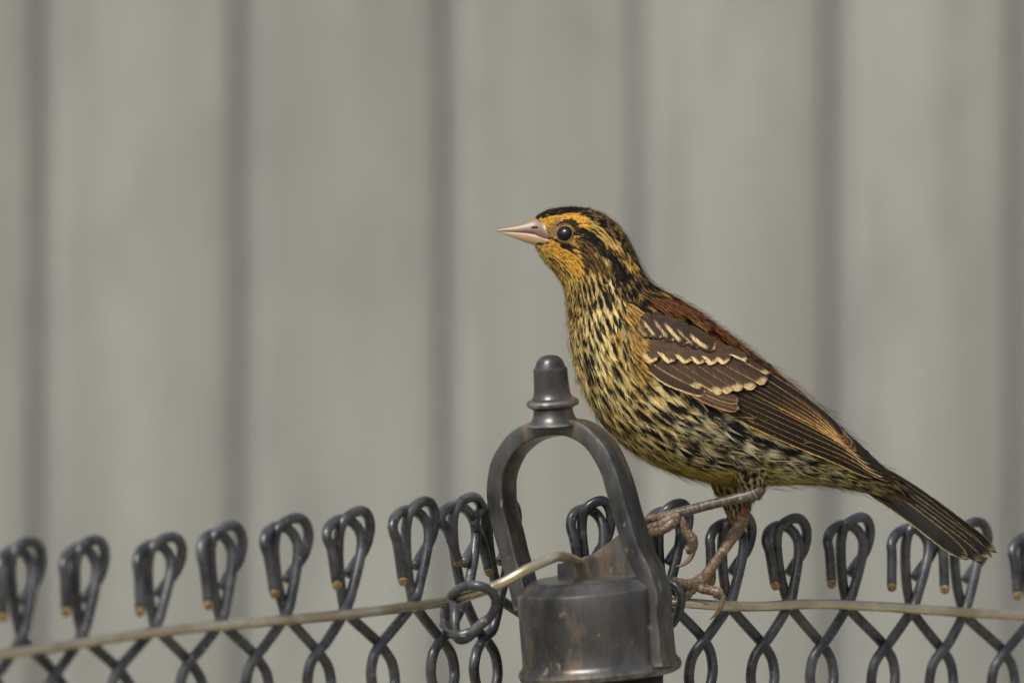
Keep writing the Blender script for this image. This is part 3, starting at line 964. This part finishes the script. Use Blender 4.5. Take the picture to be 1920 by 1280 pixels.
def body_style(x, y, u, th):
    p, d, s, N_, per_ = style(x, y, u, th)
    if u > 7 and random.random() < 0.18: p = (p[0] * 0.92, p[1] * 0.84, p[2] * 0.68)
    exL = exW = 1.0
    base = 0.0
    if inpoly(x, y, BODY[2][0]): exL, exW = 1.05, 1.25
    if u > 9.5 and abs(th) < 1.25: base = 0.0012
    return p, d, s, exL, exW, base, N_, per_
def skip_body(x, y, u, th):
    if inpoly(x, y, WING_ZONE) and 0.3 < abs(th) < 2.4: return True
    if u < 8 and math.hypot((x - EX) / 1.02, y - EY) < ER * 0.98 and 0.5 < abs(th) < 2.6: return True
    if u < 4 and inpoly(x, y, BEAK_ZONE) and 0.35 < abs(th) < 2.7: return True
    return False
cover(body, 0.05, 20.5, lambda u: flen(u, 0, 0), body_style, 1.0, skip_body)
def tib_style(x, y, u, th):
    return (190, 170, 116), (30, 27, 25), 0.66, 1.0, 1.0, 0.0, 16, 15
for T_ in (tibN, tibF):
    cover(T_, 0.0, 3.6, lambda u: (24 - 2 * u, 6.5 - 0.6 * u), tib_style, 1.0)
GU, GT = np.meshgrid(np.arange(6, 20.8, 0.06), np.arange(0.5, 3.0, 0.03), indexing='ij')
GP = body.pos(GU, GT)
def locate(x, y):
    k = np.argmin((GP[..., 0] - x) ** 2 + (GP[..., 1] - y) ** 2)
    return float(GU.ravel()[k]), float(GT.ravel()[k])
FLANK = [(1232, 768, 15, 44), (1262, 778, 15, 44), (1278, 812, 16, 46), (1240, 808, 14, 44), (1300, 846, 16, 48), (1262, 838, 14, 44), (1284, 768, 15, 44), (1318, 782, 17, 48), (1318, 822, 21, 54),
         (1352, 806, 20, 52), (1348, 848, 18, 50), (1386, 838, 18, 50), (1398, 832, 16, 44), (1424, 856, 18, 48), (1440, 852, 15, 40), (1466, 868, 15, 42), (1372, 866, 15, 44)]
UTC = [(1500, 868, 14, 34), (1529, 872, 15, 36), (1552, 877, 15, 36), (1575, 889, 14, 36), (1599, 902, 13, 38), (1500, 884, 13, 36), (1535, 892, 13, 38), (1570, 904, 11, 38)]
for lst, pale, dark, dwx in ((FLANK, (214, 202, 160), (34, 33, 34), 0.60), (UTC, (196, 182, 120), (36, 35, 34), 0.62)):
    for x, y, w_, l_ in lst:
        u_, th_ = locate(x, y)
        for sg_ in (1, -1):
            p, d, n = frame(body, u_, th_ * sg_)
            tilt = random.gauss(0, 0.08)
            s_ = np.cross(n, d); d = d * math.cos(tilt) + s_ * math.sin(tilt)
            pe = body.at(min(u_ + 0.9, 20.9), th_ * sg_)
            sag = max(-0.0014, min(0.0008, float(np.dot(n, pe - p)) * 0.6))
            v = random.uniform(0.9, 1.1)
            pl.feather(p, d, n, l_ * px, w_ * px, sag, 0.0009, 0.0005, [a * v for a in lin(pale)], lin(dark), dwx * random.uniform(0.85, 1.15), 26, 4, ang=17, wscale=0.8)
def overlay(line, n_, pale, dark, dwx, l_, w_, ang_deg, base):
    c = catmull(line, 20)
    for k in range(n_):
        q = c[int((k + random.random()) / n_ * (len(c) - 1))]
        x, y = q[0] + random.gauss(0, 3), q[1] + random.gauss(0, 3)
        u_, th_ = locate(x, y)
        for sg_ in (1, -1):
            p, d0, n = frame(body, u_, th_ * sg_)
            a = R(ang_deg + random.gauss(0, 7))
            d = np.array([math.cos(a), 0, -math.sin(a)]); d = d - n * np.dot(d, n); d /= np.linalg.norm(d)
            v = random.uniform(0.62, 1.15)
            e_ = random.uniform(0.85, 1.2)
            pl.feather(p, d, n, l_ * px * e_, w_ * px, -0.0006, 0.0012, base, [a_ * v for a_ in lin(pale)], lin(dark), dwx * random.uniform(0.5, 1.3), 20, 3, ang=18, wscale=0.85)
overlay([(1176, 572), (1180, 610), (1182, 650), (1190, 690)], 34, (212, 166, 86), (40, 33, 28), 0.36, 34, 8, 52, 0.0030)
overlay([(1168, 600), (1172, 640), (1184, 690)], 14, (222, 196, 128), (34, 31, 29), 0.46, 36, 9, 58, 0.0022)
overlay([(1212, 574), (1240, 582), (1280, 602), (1330, 634), (1372, 656)], 34, (152, 96, 56), (40, 29, 24), 0.42, 36, 6, 37, 0.0038)
overlay([(1190, 556), (1240, 580), (1300, 615)], 16, (176, 134, 76), (34, 28, 24), 0.5, 32, 6, 40, 0.0034)
overlay([(1250, 572), (1280, 590), (1330, 622), (1380, 656), (1410, 676)], 30, (142, 90, 54), (36, 27, 23), 0.5, 40, 6, 37, 0.0032)
overlay([(1180, 838), (1240, 868), (1300, 888), (1350, 896), (1400, 898)], 26, (190, 170, 96), (48, 42, 32), 0.35, 40, 8, 22, 0.0002)
overlay([(1380, 892), (1430, 897), (1480, 896), (1540, 897), (1590, 904)], 22, (192, 176, 108), (46, 42, 36), 0.4, 36, 8, 10, 0.0002)
overlay([(1240, 790), (1300, 815), (1370, 845), (1430, 860)], 13, (204, 190, 142), (32, 31, 31), 0.6, 44, 9, 22, 0.0006)
# ring of tiny pale feathers round each eye
for sy in (-1, 1):
    for k in range(34):
        a = 2 * math.pi * k / 34
        x, y = EX + (ER + 2.6) * 1.02 * math.cos(a), EY + (ER + 2.6) * 0.94 * math.sin(a)
        h = bvh.ray_cast(P(x, y, -0.3 if sy < 0 else 0.3), Vector((0, -sy, 0)))
        if h[0] is None: continue
        p = np.array(h[0]); n = np.array(h[1])
        if n[1] * sy < 0: n = -n
        d = np.array([-math.sin(a), 0, -math.cos(a)]); d = d - n * np.dot(d, n); d /= np.linalg.norm(d)
        pale = (200, 150, 74) if y > EY - 4 else (226, 172, 66)
        if x > EX + 8 and abs(y - EY - 2) < 9: continue
        vv = random.uniform(0.35, 0.95)
        pl.feather(p, d, n, 5.5 * px, 1.5 * px, 0, 0.0002, 0.0001, [c_ * vv for c_ in lin(pale)], lin((60, 46, 30)), 0.3, 4, 2)
print('barb verts', pl.n)
pl.build('plumage', root, M['plume'], kind='stuff')

# ---------------------------------------------------------------- wing and tail feathers
def surf_y(x, y):
    h = bvh.ray_cast(P(x, y, -0.3), Vector((0, 1, 0)))[0]
    if h is not None:
        return h.y
    q = bvh.find_nearest(P(x, y, YB - 0.006))[0]
    return q.y
def smooth_surf(x, y):
    return min(surf_y(x, y), YB - 0.003)
def blade(parent, ctrl, half, style_fn, depth_fn, ns=30, nq=13, asym=0.0, tipr=0.5, rootw=0.55, camber=0.00015, seed=0, fray=0.7, edge=0.35):
    """one vane: ctrl = centre line in photo px; half = half width px; style_fn(t,q,x,y)->rgb; q>0 is the lower side"""
    c = catmull(ctrl, 16)
    seg = np.r_[0, np.cumsum(np.hypot(*np.diff(c, axis=0).T))]
    Lp = seg[-1]
    ts = np.linspace(0, 1, ns) ** 0.9
    cx, cy = np.interp(ts * Lp, seg, c[:, 0]), np.interp(ts * Lp, seg, c[:, 1])
    dx, dy = np.gradient(cx), np.gradient(cy)
    l = np.hypot(dx, dy); dx /= l; dy /= l
    V, col, bar = [], [], []
    rs = random.Random(seed)
    rs.t = rs.choice((0.1, 0.3, 0.55))
    rs.k = rs.uniform(-0.16, 0.2)
    ph = rs.uniform(0, 50)
    frj = [rs.gauss(0, 1) for _ in range(nq)]
    for i, t in enumerate(ts):
        w = half * (rootw + (1 - rootw) * min(1, t / 0.35) ** 0.7)
        tip = max(0.0, (t - (1 - tipr * 2 * half / Lp)) / (tipr * 2 * half / Lp))
        w *= math.sqrt(max(0.0, 1 - min(tip, 1) ** 2)) * 0.97 + 0.03
        for j in range(nq):
            q = -1 + 2 * j / (nq - 1)
            o = w * (q + asym)
            fr = (rs.gauss(0, edge) if abs(q) == 1 else 0)
            fy_ = fray * frj[j] * t ** 9
            x, y = cx[i] - dy[i] * (o + fr) + dx[i] * fy_, cy[i] + dx[i] * (o + fr) + dy[i] * fy_
            V.append(P(x, y, depth_fn(x, y, t, q) - camber * (1 - q * q)))
            col.append(style_fn(t, q, rs))
            bl = t * Lp - abs(q) * half * 1.5
            bar.append((bl * 0.32 + ph, q * 0.8, ph * 3.1))
    # central shaft is darker
    F = [(i * nq + j, i * nq + j + 1, (i + 1) * nq + j + 1, (i + 1) * nq + j) for i in range(ns - 1) for j in range(nq - 1)]
    o = mesh_obj('feather', V, F, M['blade'], parent)
    a = o.data.attributes.new('col', 'FLOAT_COLOR', 'POINT')
    a.data.foreach_set('color', np.concatenate([np.array(col), np.ones((len(col), 1))], 1).astype(np.float32).ravel())
    a = o.data.attributes.new('barb', 'FLOAT_VECTOR', 'POINT')
    a.data.foreach_set('vector', np.array(bar, np.float32).ravel())
    return o
def mixc(a, b, f):
    f = max(0.0, min(1.0, f))
    return [a[k] * (1 - f) + b[k] * f for k in range(3)]
BROWN, DBR, CREAM, BUFF, GOLD, TAN = lin((78, 62, 48)), lin((38, 31, 26)), lin((212, 184, 134)), lin((172, 134, 96)), lin((230, 184, 104)), lin((138, 98, 56))
def sm(a, b, x):
    t = max(0.0, min(1.0, (x - a) / (b - a)))
    return t * t * (3 - 2 * t)
def st_lesser(t, q, r):
    k = r.k
    j = r.gauss(0, 0.05)
    m = sm(0.22 + k, 0.40 + k, q + j) * (1 - sm(0.66, 0.80, q + j)) * sm(0.10, 0.35, t) * (1 - sm(0.70, 0.86, t))
    m = max(m * (0.55 + 0.45 * (r.t > 0.2)), sm(0.94, 0.975, t + j * 0.4) * 0.75)
    return mixc(mixc(BROWN, DBR, 0.6 + 0.3 * q), CREAM, 0.85 * m)
def st_median(t, q, r):
    j = r.gauss(0, 0.03)
    m = sm(-0.07, 0.07, q + j - (1.02 - 0.52 * sm(0.30 + r.k * 0.6, 0.62, t)) - r.k * 0.5)
    m = max(m, sm(0.88, 0.95, t + j + 0.10 * q - r.k * 0.15) * sm(-0.35, 0.1, q + j - r.k * 2))
    return mixc(BROWN, CREAM, 0.95 * m)
def st_greater(t, q, r):
    j = r.gauss(0, 0.016)
    e = sm(0.78, 0.88, q + j)
    c = mixc(mixc(BROWN, DBR, 0.35 - 0.4 * q), BUFF, e)
    m = sm(0.88 + r.k * 0.2, 0.955 + r.k * 0.2, t + j + 0.08 * q) * sm(-0.25, 0.25, q + j) * 0.92
    return mixc(c, CREAM, m * (0.7 + 0.3 * r.t))
def st_alula(t, q, r):
    e = max(sm(0.74, 0.86, q), sm(-0.80, -0.92, q) * 0.0)
    c = mixc(mixc(BROWN, DBR, 0.5), CREAM, e * 0.95)
    e2 = (1 - sm(-0.92, -0.76, q)) * (1 - sm(0.55, 0.66, t))
    c = mixc(c, CREAM, e2)
    return mixc(c, BUFF, sm(0.965, 0.99, t) * 0.7)
def st_pcov(t, q, r):
    c = mixc(BROWN, BUFF, 0.85 * max(sm(0.74, 0.84, q), (1 - abs(q - 0.1) / 0.12) * 0.8 if abs(q - 0.1) < 0.12 else 0))
    return mixc(c, BUFF, sm(0.95, 0.985, t) * 0.7)
def st_prim(t, q, r):
    e = sm(0.80, 0.88, q) * (1 - 0.35 * sm(0.75, 1, t)) * (0.6 + 0.4 * sm(0.1, 0.4, t)) * (0.85 + 0.25 * r.t)
    return mixc(DBR, mixc(GOLD, CREAM, sm(0.6, 1, t)), e * 0.92)
def st_tert(t, q, r):
    e = sm(0.78, 0.88, q)
    c = mixc(mixc(DBR, TAN, r.t * sm(-0.1, 0.8, q) * sm(0.2, 0.6, t)), mixc(BUFF, GOLD, 0.6), e * 0.85)
    c = mixc(c, CREAM, sm(0.86, 0.93, -q) * 0.55)
    return mixc(c, GOLD, sm(0.96, 0.99, t) * 0.25)
def st_tail(t, q, r):
    e = max(sm(0.86, 0.94, q), sm(0.86, 0.94, -q) * 0.5)
    c = mixc(mixc(lin((20, 18, 17)), lin((40, 34, 28)), r.t * sm(-0.6, 0.6, -q)), lin((176, 156, 108)), e * (0.5 + 0.8 * r.t))
    return mixc(c, lin((120, 104, 76)), sm(0.96, 1.0, t) * 0.6)
def st_shell(t, q, r):
    return mixc(DBR, BROWN, 0.2)

wing = empty('wing', (0, 0, 0))
wing.parent = root
def wd(layer, extra=0.0):
    def f(x, y, t, q):
        return smooth_surf(x, y) - 0.0006 - layer * 0.00020 - extra * t
    return f
# flight feathers: lower edge lines; the inner ones lie over the outer ones
LINES = [([(1296, 740), (1385, 789), (1480, 833), (1560, 866), (1642, 897)], st_prim),
         ([(1318, 742), (1400, 786), (1500, 832), (1580, 864), (1672, 903)], st_prim),
         ([(1340, 744), (1420, 785), (1515, 828), (1590, 860), (1664, 896)], st_prim),
         ([(1360, 746), (1430, 778), (1520, 819), (1590, 852), (1652, 886)], st_prim),
         ([(1372, 742), (1440, 772), (1525, 811), (1585, 842), (1638, 873)], st_prim),
         ([(1384, 737), (1450, 766), (1525, 803), (1580, 834), (1622, 860)], st_prim),
         ([(1392, 730), (1450, 759), (1522, 796), (1572, 827), (1604, 848)], st_tert),
         ([(1398, 723), (1455, 753), (1520, 789), (1566, 820), (1596, 840)], st_tert),
         ([(1404, 716), (1460, 747), (1520, 782), (1560, 812), (1589, 833)], st_tert),
         ([(1412, 709), (1466, 741), (1520, 775), (1556, 804), (1586, 828)], st_tert),
         ([(1422, 702), (1472, 734), (1520, 768), (1554, 797), (1581, 822)], st_tert)]
for i, (ln, sty) in enumerate(LINES):
    half = 11.5 if i < 6 else (9.5 if i < 9 else 7.5)
    ctr = []
    for k, (x, y) in enumerate(ln):
        x0, y0 = ln[max(k - 1, 0)]; x1, y1 = ln[min(k + 1, len(ln) - 1)]
        l = math.hypot(x1 - x0, y1 - y0)
        f = half * (0.95 if k < len(ln) - 1 else 0.35)
        ctr.append((x + (y1 - y0) / l * f, y - (x1 - x0) / l * f))
    blade(wing, ctr, half, sty, wd(1.0 + i * 0.75), ns=44, nq=19, tipr=1.6, rootw=0.9, camber=0.0002, seed=i)
SP = [((1290, 730), (1340, 752), (1386, 766), 11, 9.2), ((1306, 722), (1350, 742), (1384, 751), 10, 9.8)]
for k, (a, m_, b_, h_, ly) in enumerate(SP):
    blade(wing, [a, m_, b_], h_, st_pcov, wd(ly), seed=40 + k, tipr=0.8)
GC = [((1203, 672), (1255, 710), (1323, 735), 13.5, st_alula), ((1209, 660), (1262, 690), (1320, 721), 13, st_greater), ((1240, 663), (1296, 694), (1359, 731), 13, st_greater),
      ((1268, 663), (1318, 694), (1376, 730), 12.5, st_greater), ((1294, 664), (1340, 692), (1395, 725), 12.5, st_greater), ((1318, 666), (1364, 690), (1417, 722), 12.5, st_greater),
      ((1342, 664), (1386, 684), (1440, 711), 13.5, st_greater), ((1362, 654), (1400, 670), (1446, 696), 11, st_greater)]
for k, (a, m_, b_, h_, s_) in enumerate(GC):
    blade(wing, [a, m_, b_], h_ + (2.5 if 0 < k < 7 else 0), s_, wd(10.5 + k * 0.55), seed=60 + k, nq=23, ns=60, tipr=0.34 if k else 0.7, edge=0.4, fray=1.0)
MC = [((1200, 634), (1212, 652), (1232, 674)), ((1228, 628), (1244, 650), (1266, 675)), ((1256, 634), (1274, 654), (1297, 675)), ((1284, 640), (1302, 658), (1323, 676)),
      ((1307, 644), (1325, 660), (1345, 677)), ((1330, 648), (1348, 660), (1368, 674)), ((1346, 648), (1370, 657), (1402, 672))]
for k, (a, m_, b_) in enumerate(MC):
    blade(wing, [a, m_, b_], 15.5 if k < 6 else 8, st_median, wd(15.3 + k * 0.45), ns=44, nq=23, seed=80 + k, tipr=0.30, edge=0.5, fray=1.0)
LC_ = [((1196, 604), (1206, 614), (1222, 630)), ((1206, 590), (1220, 606), (1240, 632)), ((1224, 588), (1242, 608), (1264, 637)), ((1244, 594), (1264, 616), (1290, 643)), ((1266, 604), (1288, 624), (1314, 648)),
       ((1290, 616), (1312, 634), (1340, 653))]
for k, (a, m_, b_) in enumerate(LC_):
    blade(wing, [a, m_, b_], 14.5, st_lesser, wd(18.2 + k * 0.45), ns=44, nq=23, seed=100 + k, tipr=0.45, edge=0.5, fray=1.0)
# the wing on the far side is the same wing, mirrored
far = bpy.data.objects.new('wing', None)
far.empty_display_size = 0.02
C.objects.link(far); far.parent = root
far.scale = (1, -1, 1)
far.location = (0, 2 * YB, 0)
for ch in [o for o in C.objects if o.parent is wing]:
    c2 = ch.copy(); C.objects.link(c2); c2.parent = far

tail = empty('tail', (0, 0, 0))
tail.parent = root
TL = [((1560, 838), (1700, 912), (1863, 1030), 11), ((1558, 845), (1700, 918), (1846, 1031), 10), ((1560, 850), (1690, 923), (1856, 1042), 11), ((1566, 857), (1690, 931), (1833, 1037), 12),
      ((1570, 866), (1690, 941), (1838, 1050), 13), ((1576, 876), (1690, 951), (1812, 1045), 15)]
for side in (1, -1):
    for k, (a, m_, b_, h_) in enumerate(TL):
        def dep(x, y, t, q, k=k, side=side):
            return YB - side * (0.0002 + 0.0010 * k * min(1, (t * 1.3) ** 2) + 0.006 * t * t * (k / 5) + 0.0008 * q * t) 
        blade(tail, [a, m_, b_], h_, st_tail, dep, ns=50, nq=19, tipr=2.1, rootw=0.7, camber=0.0003 * side, seed=200 + k + 10 * (side < 0), fray=4.0)
